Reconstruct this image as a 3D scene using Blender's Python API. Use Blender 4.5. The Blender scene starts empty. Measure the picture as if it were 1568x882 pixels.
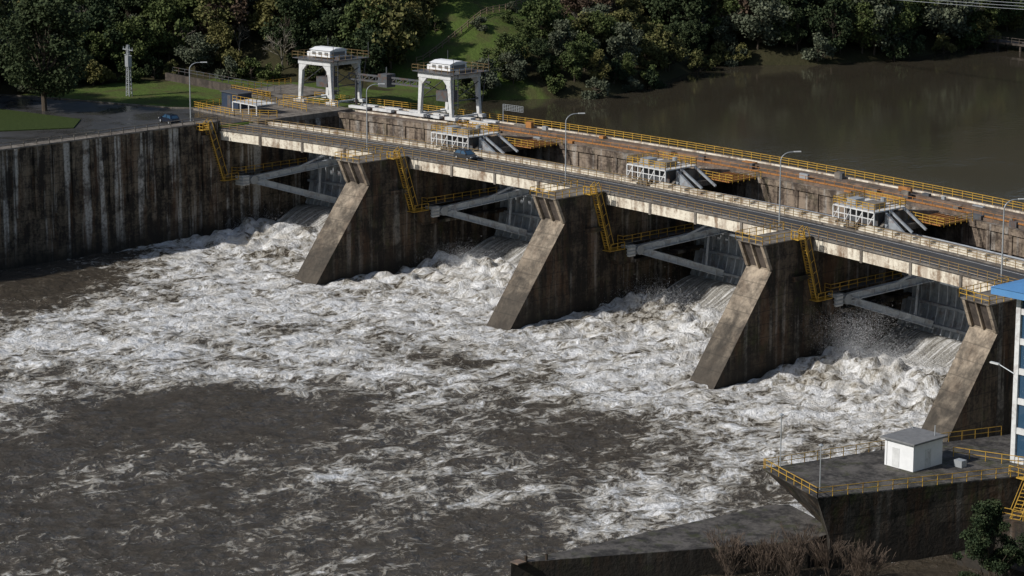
import bpy, math, random, bmesh
import numpy as np
from mathutils import Vector, noise
random.seed(7)
scene=bpy.context.scene
# ------------------------------------------------------------------ helpers
def link(o,parent=None):
    scene.collection.objects.link(o)
    if parent: o.parent=parent
    return o
def empty(name):
    return link(bpy.data.objects.new(name,None))
def bendy(x): 
    xx=max(-110.,min(x,150.))
    return 1.4-0.00108*(xx-8)**2
class MB:
    def __init__(s,bend=False): s.v=[];s.f=[];s.m=[];s.bend=bend
    def add(s,vs,fs,m=0):
        b=len(s.v)
        for v in vs:
            x,y,z=v
            s.v.append((x,y+bendy(x),z) if s.bend else (x,y,z))
        for f in fs: s.f.append(tuple(b+i for i in f)); s.m.append(m)
    def box(s,x0,x1,y0,y1,z0,z1,m=0):
        n=max(1,int(abs(x1-x0)/7)) if s.bend else 1
        vs=[];fs=[]
        for i in range(n+1):
            x=x0+(x1-x0)*i/n
            vs+=[(x,y0,z0),(x,y1,z0),(x,y1,z1),(x,y0,z1)]
        for i in range(n):
            a=4*i;b=a+4
            for k in range(4):
                k2=(k+1)%4
                fs.append((a+k,a+k2,b+k2,b+k))
        fs.append((0,3,2,1)); e=4*n; fs.append((e,e+1,e+2,e+3))
        s.add(vs,fs,m)
    def beam(s,p,q,w,h=None,m=0,seg=False):
        h=h or w
        p=Vector(p);q=Vector(q);L=(q-p).length
        if L<1e-6:return
        if s.bend and seg and L>8:
            n=int(L/7)+1
            for i in range(n): s.beam(p.lerp(q,i/n),p.lerp(q,(i+1)/n),w,h,m)
            return
        d=(q-p)/L
        up=Vector((0,0,1)) if abs(d.z)<.95 else Vector((0,1,0))
        a=d.cross(up).normalized()*w/2; b=a.cross(d).normalized()*h/2
        vs=[p-a-b,p+a-b,p+a+b,p-a+b,q-a-b,q+a-b,q+a+b,q-a+b]
        s.add([tuple(v) for v in vs],[(0,1,2,3),(7,6,5,4),(0,4,5,1),(1,5,6,2),(2,6,7,3),(3,7,4,0)],m)
    def tube(s,p,q,r0,r1,m=0,n=8,cap=True):
        p=Vector(p);q=Vector(q);d=(q-p)
        if d.length<1e-6:return
        d.normalize()
        up=Vector((0,0,1)) if abs(d.z)<.95 else Vector((0,1,0))
        a=d.cross(up).normalized(); b=a.cross(d)
        vs=[]
        for c,r in ((p,r0),(q,r1)):
            for i in range(n):
                t=2*math.pi*i/n; vs.append(tuple(c+a*math.cos(t)*r+b*math.sin(t)*r))
        fs=[(i,(i+1)%n,n+(i+1)%n,n+i) for i in range(n)]
        if cap: fs+=[tuple(range(n-1,-1,-1)),tuple(range(n,2*n))]
        s.add(vs,fs,m)
    def prism_x(s,prof,x0,x1,m=0):
        n=len(prof)
        vs=[(x0,y,z) for y,z in prof]+[(x1,y,z) for y,z in prof]
        fs=[(i,(i+1)%n,n+(i+1)%n,n+i) for i in range(n)]+[tuple(range(n-1,-1,-1)),tuple(range(n,2*n))]
        s.add(vs,fs,m)
    def prism_z(s,poly,z0,z1,m=0,bot=None):
        n=len(poly); bot=bot or poly
        vs=[(x,y,z0) for x,y in bot]+[(x,y,z1) for x,y in poly]
        fs=[(i,(i+1)%n,n+(i+1)%n,n+i) for i in range(n)]+[tuple(range(n-1,-1,-1)),tuple(range(n,2*n))]
        s.add(vs,fs,m)
    def rail(s,p,q,h=1.1,step=2.0,w=.09,bars=(.55,1.1),m=0):
        p=Vector(p);q=Vector(q);L=(q-p).length;n=max(1,round(L/step))
        for i in range(n+1):
            c=p.lerp(q,i/n); s.beam(c,c+Vector((0,0,h)),w,w,m)
        for b in bars:
            for i in range(n) if s.bend else (0,):
                if s.bend: a,c=p.lerp(q,i/n),p.lerp(q,(i+1)/n)
                else: a,c=p,q
                s.beam(a+Vector((0,0,b)),c+Vector((0,0,b)),w*.9,w*.9,m)
    def obj(s,name,mats,parent=None,bevel=0,smooth=False):
        me=bpy.data.meshes.new(name); me.from_pydata(s.v,[],s.f)
        for mt in mats: me.materials.append(mt)
        me.polygons.foreach_set("material_index",s.m)
        bm=bmesh.new(); bm.from_mesh(me); bmesh.ops.recalc_face_normals(bm,faces=bm.faces); bm.to_mesh(me); bm.free()
        if smooth: me.polygons.foreach_set("use_smooth",[True]*len(me.polygons))
        o=link(bpy.data.objects.new(name,me),parent)
        if bevel:
            b=o.modifiers.new("b","BEVEL"); b.width=bevel; b.segments=2; b.limit_method='ANGLE'
        return o
BOXF=[(0,1,2,3),(7,6,5,4),(0,4,5,1),(1,5,6,2),(2,6,7,3),(3,7,4,0)]
# ------------------------------------------------------------------ materials
class NT:
    def __init__(s,name):
        s.mat=bpy.data.materials.new(name); s.mat.use_nodes=True
        s.t=s.mat.node_tree; s.b=s.t.nodes["Principled BSDF"]
    def n(s,typ,ins=None,**p):
        nd=s.t.nodes.new(typ)
        for k,v in p.items(): setattr(nd,k,v)
        for k,v in (ins or {}).items(): s.set(nd.inputs[k],v)
        return nd
    def set(s,sock,v):
        if isinstance(v,bpy.types.NodeSocket): s.t.links.new(v,sock)
        else:
            if hasattr(sock.default_value,'__len__') and len(sock.default_value)==4 and len(v)==3: v=(*v,1)
            sock.default_value=v
    def math(s,op,a,b=0.,clamp=False):
        return s.n('ShaderNodeMath',{0:a,1:b},operation=op,use_clamp=clamp).outputs[0]
    def mix(s,f,a,b,bt='MIX'):
        nd=s.n('ShaderNodeMix',data_type='RGBA',blend_type=bt); s.set(nd.inputs[0],f); s.set(nd.inputs[6],a); s.set(nd.inputs[7],b); return nd.outputs[2]
    def ramp(s,f,stops):
        nd=s.n('ShaderNodeValToRGB',{0:f}); cr=nd.color_ramp
        while len(cr.elements)<len(stops): cr.elements.new(.5)
        for e,(p,c) in zip(cr.elements,stops):
            e.position=p; e.color=(c,c,c,1) if not hasattr(c,'__len__') else (*c,1)
        return nd.outputs[0]
    def pos(s,scale=(1,1,1)):
        g=s.n('ShaderNodeNewGeometry').outputs['Position']
        return s.n('ShaderNodeMapping',{0:g,3:scale}).outputs[0]
    def noise(s,vec,scale=1,detail=6,rough=.6,dist=0):
        return s.n('ShaderNodeTexNoise',{'Vector':vec,'Scale':scale,'Detail':detail,'Roughness':rough,'Distortion':dist}).outputs[0]
    def bump(s,h,st=.4,d=.1):
        nd=s.n('ShaderNodeBump',{'Strength':st,'Distance':d,'Height':h}); s.set(s.b.inputs['Normal'],nd.outputs[0])
    def fin(s,col,rough=.85,metal=0,spec=.3):
        s.set(s.b.inputs['Base Color'],col); s.set(s.b.inputs['Roughness'],rough); s.b.inputs['Metallic'].default_value=metal
        s.b.inputs['Specular IOR Level'].default_value=spec
        return s.mat
def concrete(name,light,dark,lo=.4,hi=.62,white=0.,wet=True,lines=True,streak=.16,wetk=.16,wet0=0.,rust=0.,moss=0.,wfreq=.6,wlo=.54):
    m=NT(name); 
    A=m.noise(m.pos((streak*3,streak*3,.035)),1.6,4,.65,.2)
    B=m.noise(m.pos(),.35,5,.65,.3)
    C=m.noise(m.pos(),2.2,3,.7)
    f=m.math('ADD',m.math('MULTIPLY',A,.5),m.math('MULTIPLY',B,.5))
    f=m.math('ADD',f,m.math('MULTIPLY',m.math('SUBTRACT',C,.5),.3))
    col=m.mix(m.ramp(f,[(lo,0.),(hi,1.)]),dark,light)
    z=m.n('ShaderNodeSeparateXYZ',{0:m.pos()}).outputs[2]
    if rust>0:
        r=m.noise(m.pos((.5,.5,.07)),1.1,4,.65,.3)
        col=m.mix(m.math('MULTIPLY',m.ramp(r,[(.5,0.),(.64,1.)]),rust),col,(.15,.075,.035))
    if moss>0:
        r=m.noise(m.pos((1,1,.6)),.5,4,.65,.3)
        col=m.mix(m.math('MULTIPLY',m.ramp(r,[(.54,0.),(.66,1.)]),moss),col,(.045,.05,.016))
    if lines:
        fr=m.math('FRACT',m.math('MULTIPLY',z,.55))
        ln=m.math('MULTIPLY',m.math('LESS_THAN',fr,.07),.5)
        col=m.mix(ln,col,tuple(c*.8 for c in dark))
    if white>0:
        W=m.noise(m.pos((wfreq,wfreq,.02)),1.3,4,.6)
        w=m.math('MULTIPLY',m.ramp(W,[(wlo,0.),(wlo+.07,1.)]),white)
        w=m.math('MULTIPLY',w,m.ramp(C,[(.3,.3),(.55,1.)]))
        w=m.math('MULTIPLY',w,m.ramp(B,[(.4,.25),(.52,1.)]))
        col=m.mix(w,col,(.46,.44,.4))
    if wet:
        zz=m.math('ADD',m.math('ADD',m.math('MULTIPLY',z,wetk),wet0),m.math('MULTIPLY',m.math('SUBTRACT',B,.5),1.1))
        col=m.mix(m.ramp(zz,[(.1,.85),(.8,0.)]),col,(.028,.024,.019))
    m.bump(m.math('ADD',C,B),.6,.14)
    return m.fin(col,.8)
def paint(name,c,rough=.5,metal=0,var=.35,rust=0.):
    m=NT(name); a=m.noise(m.pos(),1.3,4,.7); col=m.mix(m.ramp(a,[(.35,var),(.65,0.)]),c,tuple(x*.45 for x in c))
    if rust:
        r=m.noise(m.pos(),.8,4,.7,.4); col=m.mix(m.ramp(r,[(.52,0.),(.62,rust)]),col,(.13,.055,.022))
    return m.fin(col,rough,metal)
M={}
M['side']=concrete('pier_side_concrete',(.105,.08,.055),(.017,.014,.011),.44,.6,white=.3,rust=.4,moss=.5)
M['dark']=concrete('dark_wet_concrete',(.06,.05,.038),(.014,.012,.009),.44,.6,white=.12,rust=.3,moss=.7)
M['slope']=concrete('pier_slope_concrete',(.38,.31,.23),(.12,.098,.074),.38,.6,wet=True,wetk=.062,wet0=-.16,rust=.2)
M['wall']=concrete('stained_wall_concrete',(.17,.135,.095),(.022,.018,.014),.44,.59,white=.95,wet=True,rust=.4,wfreq=.42,wlo=.53)
M['beam']=concrete('cream_beam_concrete',(.7,.64,.52),(.24,.175,.12),.38,.53,wet=False,lines=False,rust=.45)
M['deckc']=concrete('deck_concrete',(.22,.195,.165),(.09,.075,.06),.4,.6,wet=False,lines=False)
M['brown']=concrete('brown_wall_concrete',(.25,.195,.145),(.06,.044,.033),.43,.57,white=.45,wet=False,moss=.3)
M['rustf']=concrete('rusty_walkway',(.19,.135,.1),(.085,.072,.06),.42,.58,wet=False,lines=False,rust=.4,moss=.3)
M['plat']=concrete('platform_concrete',(.105,.095,.085),(.03,.027,.024),.42,.58,wet=False,lines=False,moss=.6)
M['yellow']=paint('yellow_paint',(.53,.32,.05),.5,0,.4,.5)
M['orange']=paint('orange_paint',(.42,.19,.06),.5,0,.4,.6)
M['bronze']=paint('rail_bronze',(.26,.18,.08),.6,0,.4,.5)
M['steel']=paint('grey_steel',(.52,.55,.57),.45,0,.35,.35)
M['leafst']=paint('gate_steel',(.32,.345,.365),.5,0,.5,.4)
M['steeld']=paint('dark_steel',(.1,.105,.11),.5,0,.4,.5)
M['galv']=paint('galvanised',(.42,.44,.45),.4,.3,.2)
M['white']=paint('white_paint',(.7,.7,.68),.5,0,.35,.25)
M['whiteclean']=paint('white_panel',(.8,.8,.79),.5,0,.15)
M['roofg']=paint('grey_roof',(.2,.2,.2),.7,0,.5)
M['blue']=paint('blue_roof',(.1,.26,.5),.5,0,.2)
M['shed']=paint('dark_blue_shed',(.035,.05,.08),.5,0,.3)
M['wood']=paint('fence_wood',(.2,.15,.1),.9,0,.4)
M['stone']=concrete('dark_stone',(.1,.08,.065),(.04,.033,.028),.4,.6,wet=False,lines=False)
M['bark']=paint('bark',(.09,.07,.05),.95,0,.5)
M['barkp']=paint('pale_bark',(.27,.24,.19),.95,0,.5)
g=NT('window_glass'); M['glass']=g.fin((.03,.07,.12),.06,0,.8)
g=NT('car_paint'); M['car']=g.fin((.012,.016,.028),.18,0,.7)
g=NT('car_paint_grey'); M['car2']=g.fin((.04,.042,.045),.5,0,.3)
g=NT('tyre_rubber'); M['tyre']=g.fin((.015,.015,.015),.9)
g=NT('lamp_lens'); M['lens']=g.fin((.6,.6,.58),.3)
def asphalt(name,r0,r1):
    m=NT(name); a=m.noise(m.pos(),.12,5,.6,.5); b=m.noise(m.pos(),6,3,.6)
    col=m.mix(a,(.028,.028,.03),(.06,.057,.053)); col=m.mix(m.math('MULTIPLY',b,.3),col,(.09,.085,.08))
    m.bump(b,.15,.02)
    return m.fin(col,m.ramp(a,[(.4,r0),(.6,r1)]),0,.5)
M['asph']=asphalt('wet_asphalt',.18,.5); M['road']=asphalt('road_asphalt',.5,.8)
def ground():
    m=NT('grass_ground'); a=m.noise(m.pos(),.09,4,.6,.4); b=m.noise(m.pos(),1.2,4,.7); c=m.noise(m.pos(),.25,4,.65)
    g1=m.mix(b,(.045,.07,.016),(.105,.145,.034)); g1=m.mix(m.ramp(c,[(.46,0.),(.62,.75)]),g1,(.075,.07,.03))
    g2=m.mix(b,(.02,.024,.01),(.06,.05,.026))
    at=m.n('ShaderNodeAttribute',attribute_name='grass').outputs['Fac']
    k=m.math('MULTIPLY',m.math('ADD',m.math('SUBTRACT',at,.5),m.math('SUBTRACT',a,.5)),4.)
    col=m.mix(m.math('ADD',k,.5,True),g2,g1)
    m.bump(b,.8,.3); return m.fin(col,.95,0,.1)
M['ground']=ground()
def leafmat(name,c1,c2,c3):
    m=NT(name); r=m.n('ShaderNodeObjectInfo').outputs['Random']; b=m.noise(m.pos(),1.1,2,.7)
    k=1.25; c1,c2,c3=[tuple(x*k for x in c) for c in (c1,c2,c3)]
    col=m.mix(r,c1,c2); col=m.mix(m.ramp(b,[(.48,0.),(.66,.85)]),col,c3)
    col=m.mix(m.ramp(b,[(.34,.5),(.46,0.)]),col,tuple(x*.45 for x in c1))
    m.fin(col,.8,0,.1); return m.mat
L={'green':leafmat('leaf_green',(.044,.062,.022),(.066,.082,.027),(.1,.118,.042)),
   'olive':leafmat('leaf_olive',(.068,.075,.027),(.105,.098,.034),(.155,.138,.055)),
   'dark':leafmat('leaf_dark',(.022,.034,.016),(.035,.047,.021),(.055,.068,.03)),
   'russet':leafmat('leaf_russet',(.065,.045,.032),(.085,.058,.04),(.115,.082,.055)),
   'grey':leafmat('leaf_greygreen',(.055,.066,.042),(.078,.088,.055),(.12,.128,.085))}
# ------------------------------------------------------------------ terrain
BY=[46,64,84,103,131,146,169,211,300,450,650,3000]; BX=[-81.5,-85,-72,-77,-89,-75,-68,-72,-60,0,200,2500]
def bankx(y): return -81.8 if y<46 else float(np.interp(y,BY,BX))
def onset(y): return float(np.interp(y,[-60,28,45,62,3000],[60,54,34,5,5]))
mead=[(-98,62),(-102,72),(-106,84),(-110,96),(-115,110),(-122,124)]
def meadd(x,y):
    return min((math.hypot(x-a,y-b_) for a,b_ in [( (1-t)*p[0]+t*q[0],(1-t)*p[1]+t*q[1]) for p,q in zip(mead,mead[1:]) for t in (0,.33,.66)]))
def terr(x,y):
    D=bankx(y)-x
    bed=8. if y>34 else -6.
    if D>0:
        if y<46: h=18.25
        else: h=15.2+min(3.0,D*.8)
        s=max(0,D-onset(y)); h+=.3*s-0.1*max(0,s-120)
        h+=noise.noise(Vector((x*.03,y*.03,0)))*min(2.5,s*.12)
        return min(h,240)
    h=max(bed,15.2+D*.8) if y>46 else bed
    if y>30: r=(x-(150+max(0,y-46)*.6))
    else:
        q=(x-89)*.7438-(y+85)*.6684-14
        r=max(q*.9, x-141)
    if r>0: h=max(h,min(-6+r*.9,0)+max(0,(r-7))*.3) if y<=30 else max(h,15+r*.25)
    return min(h,120)
xs=sorted(set([-3000,-1500,-900,-600,-450,-380,-330]+list(range(-290,-84,4))+[-83.2,-82.2,-81.2,-80.5,-78]+list(range(-74,160,6))+[180,210,250,300,400,600,1000,2000,3000]))
ys=sorted(set([-3000,-1500,-800,-500,-350,-250,-200]+list(range(-160,-10,8))+list(range(-10,320,4))+[30.5,33.5,34.5,45.9,46.5]+[340,370,410,460,520,600,800,1200,2000,3000]))
v=[(x,y,terr(x,y)) for y in ys for x in xs]; nx=len(xs)
f=[(j*nx+i,j*nx+i+1,(j+1)*nx+i+1,(j+1)*nx+i) for j in range(len(ys)-1) for i in range(nx-1)]
me=bpy.data.meshes.new('hillside_ground'); me.from_pydata(v,[],f); me.materials.append(M['ground'])
me.polygons.foreach_set("use_smooth",[True]*len(f))
gr=[]
for (x,y,z) in v:
    D=bankx(y)-x
    if y<50: gr.append(1. if D<onset(y)-2 else .15)
    elif meadd(x,y)<11: gr.append(.95)
    elif 46<y<75 and D<14: gr.append(.6)
    else: gr.append(.12)
at=me.attributes.new('grass','FLOAT','POINT'); at.data.foreach_set('value',gr)
link(bpy.data.objects.new('hillside_ground',me))
PX=[-83.4,-40.2,3.0,46.2,89.4,132.6]
# ------------------------------------------------------------------ tail water
def smooth(t): t=max(0.,min(1.,t)); return t*t*(3-2*t)
FBX=[-82,-66,-54,-30,-8,0,6,14,50,80,92,140]; FBY=[-26,-44,-64,-86,-88,-76,-58,-44,-38,-42,-52,-60]
def foamd(x,y):
    w=noise.noise(Vector((x*.05,y*.03,3)))*12+noise.noise(Vector((x*.16,y*.1,5)))*9
    yb=float(np.interp(x,FBX,FBY))
    f=.5+.42*smooth((y-yb+w+16)/44.)
    if x<-44: f-=.34*smooth((-44-x)/28.)*smooth((-14-y)/25.)
    f+=.24*noise.noise(Vector((x*.045,y*.06,9)))+.18*noise.noise(Vector((x*.12,y*.08,19)))
    f+=.08*smooth((y+30)/22.)
    f+=.25*math.exp(-((x-87)**2+((y+63)*.7)**2)/200.)
    f+=.16*math.exp(-(((x-62)*.6)**2+(y+66)**2)/200.)
    f-=.3*math.exp(-(((x-12)*.6)**2+((y+70)*1.)**2)/120.)
    f-=.25*math.exp(-(((x-78)*.7)**2+((y+77)*1.)**2)/60.)
    if y<-57 and (x-92.5)*(29)-(y+88)*(16.5)>0: f=.05
    if x>100 and y<-50: f=.05
    if x>109 and y<-30: f=.05
    return max(0.,min(1.,f))
gx=list(np.arange(-81.0,131,.56))+[140,160,200,300]; gy=[-2500,-900,-500,-300,-200,-160]+list(np.arange(-134,31.5,.56))
verts=[];foam=[];chute=[]
for y in gy:
    for x in gx:
        x=float(x);y=float(y)
        fd=foamd(x,y) if y>-140 else .3
        ly=y-bendy(x)
        c=0.
        wx=noise.noise(Vector((x*.07,y*.07,21)))*3
        n1=noise.noise(Vector((x*.11,y*.07,0))); n2=noise.noise(Vector(((x+wx)*.27,y*.19,4))); n3=noise.noise(Vector(((x+wx)*.7,y*.5,8)))
        n4=noise.noise(Vector((x*1.5,y*1.2,2)))
        z=(n1*.55+n2*.5)*(.4+.6*fd)+n3*(.2+.2*fd)+n4*.12*fd-.1
        t=ly-17.+n1*2.5
        if t>-40:
            g_=math.exp(-((t+8)/12.)**2)
            z+=g_*(1.1*(.5-abs(n2)*2)+.6*n3+.4)
        if t>-14: z+=.9*math.exp(-((t+3)/4.)**2)*(1+n2*1.4+n3)
        if t>0: z=z*max(.05,1-t*.5)+2.7*smooth(t/9.)+.1; c=min(1.,max(0,t-.6+n3*2)/2.4)
        verts.append((x,y,z)); foam.append(min(1,fd+max(0,z-.35)*.12)); chute.append(c)
nx=len(gx)
faces=[(j*nx+i,j*nx+i+1,(j+1)*nx+i+1,(j+1)*nx+i) for j in range(len(gy)-1) for i in range(nx-1)]
me=bpy.data.meshes.new('tailrace_water'); me.from_pydata(verts,[],faces); me.polygons.foreach_set("use_smooth",[True]*len(faces))
for nm,dat in (('foam',foam),('chute',chute)):
    at=me.attributes.new(nm,'FLOAT','POINT'); at.data.foreach_set('value',dat)
m=NT('foaming_water')
fo=m.n('ShaderNodeAttribute',attribute_name='foam').outputs['Fac']; ch=m.n('ShaderNodeAttribute',attribute_name='chute').outputs['Fac']
wn=m.n('ShaderNodeTexNoise',{'Vector':m.pos(),'Scale':.16,'Detail':2,'Roughness':.55}).outputs['Color']
w1=m.n('ShaderNodeVectorMath',{0:wn,1:(.5,.5,.5)},operation='SUBTRACT').outputs[0]
w2=m.n('ShaderNodeVectorMath',{0:w1,'Scale':5.},operation='SCALE').outputs[0]
wp=m.n('ShaderNodeVectorMath',{0:m.pos(),1:w2},operation='ADD').outputs[0]
def wm(sc): return m.n('ShaderNodeMapping',{0:wp,3:sc}).outputs[0]
A=m.noise(wm((1.1,.65,.6)),.24,7,.66,.2); B=m.noise(wm((1.1,.8,.6)),1.3,5,.72,.15); D=m.noise(wm((1.1,.7,.5)),.36,4,.55,.5)
vv=m.math('SUBTRACT',1.,m.math('MULTIPLY',m.math('ABSOLUTE',m.math('SUBTRACT',D,.5)),12.),True)
s=m.math('ADD',m.math('MULTIPLY',fo,1.5),m.math('MULTIPLY',m.math('SUBTRACT',A,.5),2.9))
s=m.math('ADD',s,m.math('MULTIPLY',m.math('SUBTRACT',B,.5),2.5))
s=m.math('ADD',s,m.math('MULTIPLY',vv,m.math('MULTIPLY',fo,.42)))
s=m.math('SUBTRACT',s,.93)
mask=m.math('MULTIPLY',s,1.15,True)
col=m.ramp(mask,[(0.,(.072,.058,.041)),(.14,(.125,.105,.077)),(.45,(.37,.34,.285)),(.9,(.82,.815,.8))])
tan=m.ramp(m.noise(wm((1,.6,1)),.35,5,.72,.2),[(.38,.7),(.56,0.)])
col=m.mix(m.math('MULTIPLY',tan,mask),col,(.4,.36,.29))
st=m.noise(m.pos((2.6,.12,.12)),1.,4,.65,.1)
cc=m.ramp(st,[(.33,(.15,.135,.11)),(.5,(.36,.34,.3)),(.66,(.78,.77,.75))])
col=m.mix(ch,col,cc)
rg=m.math('ADD',m.math('MULTIPLY',mask,.6),.15)
R1=m.noise(m.pos((.9,.8,1)),.8,4,.62,.4)
hh=m.math('ADD',m.math('MULTIPLY',B,1.),m.math('MULTIPLY',R1,.75))
m.bump(hh,1.,.65)
me.materials.append(m.fin(col,rg,0,.45))
link(bpy.data.objects.new('tailrace_water',me))
m=NT('river_water'); a=m.noise(m.pos((1,.6,1)),.9,3,.6,.3); b=m.noise(m.pos((.06,.02,1)),1.,4,.6,.6)
m.bump(a,m.ramp(b,[(.4,.05),(.62,.3)]),.1)
riv=m.fin(m.mix(b,(.036,.03,.02),(.052,.044,.031)),.07,0,.5)
w=MB(); w.box(-140,1500,44.5,3000,15.8,16.0); w.obj('river',[riv])
# spray droplets thrown up below the gates
rng=np.random.default_rng(5)
def quads(P,size):
    n=len(P); nr=rng.normal(size=(n,3)); nr/=np.linalg.norm(nr,axis=1)[:,None]; t=rng.normal(size=(n,3))
    a=np.cross(nr,t); a/=np.linalg.norm(a,axis=1)[:,None]; b=np.cross(nr,a); s_=(size*rng.uniform(.5,1.4,n))[:,None]
    return np.stack([P-a*s_/2,P-b*s_/2,P+a*s_/2,P+b*s_/2],1).reshape(-1,3)
g=NT('spray_droplets'); spm=g.fin((.9,.9,.9),.6)
def spray(P,size):
    c=quads(P,size); n=len(P); me=bpy.data.meshes.new('water_spray'); me.from_pydata(c.tolist(),[],[(4*i,4*i+1,4*i+2,4*i+3) for i in range(n)]); me.materials.append(spm)
    link(bpy.data.objects.new('water_spray',me))
for k in range(4):
    n=14000; c0=rng.uniform(PX[k]+3,PX[k+1]-3,60); x=c0[rng.integers(0,60,n)]+rng.normal(0,1.2,n); x=np.clip(x,PX[k]+2.7,PX[k+1]-2.7)
    ly=rng.normal(13.5,3.,n); z=.5+rng.exponential(.9,n); y=ly+np.array([bendy(q) for q in x])
    spray(np.stack([x,y,z],1),.055)
def plume(x0,ly0,n,H,lean,sp):
    h=rng.uniform(0,1,n)**1.6; x=x0+rng.normal(0,1.,n)*(1+h*sp)+h*lean; x=np.maximum(x,48.9 if x0>40 else -1e9); z=.3+h*H+rng.normal(0,.6,n); ly=ly0+rng.normal(0,1.5,n)*(1+h*1.3)
    spray(np.stack([x,ly+np.array([bendy(q) for q in x]),np.maximum(z,0)],1),.04)
plume(51.5,12.5,42000,7.5,2,2.4); plume(59,14,22000,4,0,4.5); plume(66,15,14000,3,0,4); plume(10,14,14000,3.2,0,3); plume(-32,14,14000,3.,0,3)

dam=empty('spillway_dam')
for i,px in enumerate(PX[1:-1]):
    b=MB(True); x0,x1=px-2.5,px+2.5
    prof=[(-.4-11.1*(18.7/14.7),-4),(-.4,14.7),(-2.0,18.3),(7.6,18.3),(7.6,17.1),(46,17.1),(46,-4)]
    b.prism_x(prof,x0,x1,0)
    d=Vector((0,-11.1,-14.7)).normalized(); nrm=Vector((0,-14.7,11.1)).normalized()*.03
    p0=Vector((0,-.4,14.7)); p1=p0+d*23
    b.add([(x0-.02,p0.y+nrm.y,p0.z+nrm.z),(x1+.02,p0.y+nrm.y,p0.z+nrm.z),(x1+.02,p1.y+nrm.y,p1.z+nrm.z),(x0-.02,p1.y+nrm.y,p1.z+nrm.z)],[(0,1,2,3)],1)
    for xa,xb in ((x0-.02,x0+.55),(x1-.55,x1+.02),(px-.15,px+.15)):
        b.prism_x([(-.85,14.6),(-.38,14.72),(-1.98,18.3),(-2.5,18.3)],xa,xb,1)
    b.prism_x([(-.5,14.75),(-.42,14.75),(-1.98,18.25),(-2.08,18.25)],x0+.56,px-.16,3); b.prism_x([(-.5,14.75),(-.42,14.75),(-1.98,18.25),(-2.08,18.25)],px+.16,x1-.56,3)  # thin panels between ribs; the recess's shade is put into their dark colour
    b.box(x0-.15,x1+.15,-2.6,7.4,18.3,18.48,2)
    b.prism_x([(8.6,9.3),(12.5,9.3),(12.5,7.0),(9.6,7.0),(8.6,8.0)],x1,x1+1.3,0)
    b.box(x1,x1+1.6,12.6,28,7.0,7.5,0)
    b.prism_x([(8.6,9.3),(12.5,9.3),(12.5,7.0),(9.6,7.0),(8.6,8.0)],x0-1.3,x0,0)
    b.box(x1,x1+.5,3.5,7,12.5,13.2,0)
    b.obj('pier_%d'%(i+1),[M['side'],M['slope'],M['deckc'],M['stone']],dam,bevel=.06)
b=MB(True)
XL,XR=-84,140
for k in range(5):
    a,c=PX[k]+2.5,PX[k+1]-2.5
    b.box(a-1.5,c+1.5,7.8,8.7,16.35,17.9,0)
    for j in range(5):
        xx=a+(c-a)*(j+.0)/4; b.box(xx-.22,xx+.22,7.62,7.8,16.2,17.95,1)
    b.box(a-1,c+1,15.1,15.9,16.3,17.5,1); b.box(a-1,c+1,11.3,12,16.3,17.4,1)
    b.box(a-1,c+1,18.2,18.9,16.9,17.95,0); b.box(a-1,c+1,21.3,21.8,16.6,17.75,1)
    if k>=2:
        n=11
        for j in range(n):
            xx=a+(c-a)*(j+.5)/n; b.box(xx-1.3,xx+1.1,18.15,19.2,17.96,18.35,0)
    else: b.box(a,c,18.15,19.0,17.96,18.2,0)
b.obj('bridge_beams',[M['beam'],M['deckc'],M['white']],dam)
b=MB(True); b.box(XL,XR,7.7,16,17.91,18.02,0); b.box(XL,XR,7.72,8.25,18.03,18.22,1); b.box(XL,XR,15.4,15.9,18.03,18.22,1)
b.box(XL,XR,9.4,9.5,18.025,18.03,2);b.box(XL,XR,14.4,14.5,18.025,18.03,2)
b.obj('road_deck',[M['road'],M['deckc'],M['white']],dam)
b=MB(True)
b.box(-98,XR,34,45.9,14.6,18.0,0); b.box(-98,XR,34.2,45.8,18.0,18.06,1)
b.box(-98,XR,33.7,34.5,17.4,18.35,0)
for k in range(5):
    a,c=PX[k]+2.5,PX[k+1]-2.5
    b.box(a,c,34.6,45.5,-4,14.6,0)
    for j in range(9):
        xx=a+(c-a)*(j+.5)/9; b.box(xx-.35,xx+.35,33.8,34,14.0,17.4,0)
    b.box(a,c,31.4,34.5,13.4,14.3,3)
    b.beam((a,30,15.2),(c,30,15.2),.5,.5,3,seg=True); b.beam((a,26.9,16.2),(c,26.9,16.2),.35,.4,4,seg=True)
b.box(-98,XR,37.6,37.9,18.06,18.3,2); b.box(-98,XR,43.9,44.2,18.06,18.3,2)
b.box(-84,XR,40.2,40.9,18.06,18.5,1); b.box(-60,XR,35.4,35.7,18.06,18.55,1)
b.obj('upstream_wall',[M['brown'],M['rustf'],M['beam'],M['deckc'],M['steel']],dam)
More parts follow.
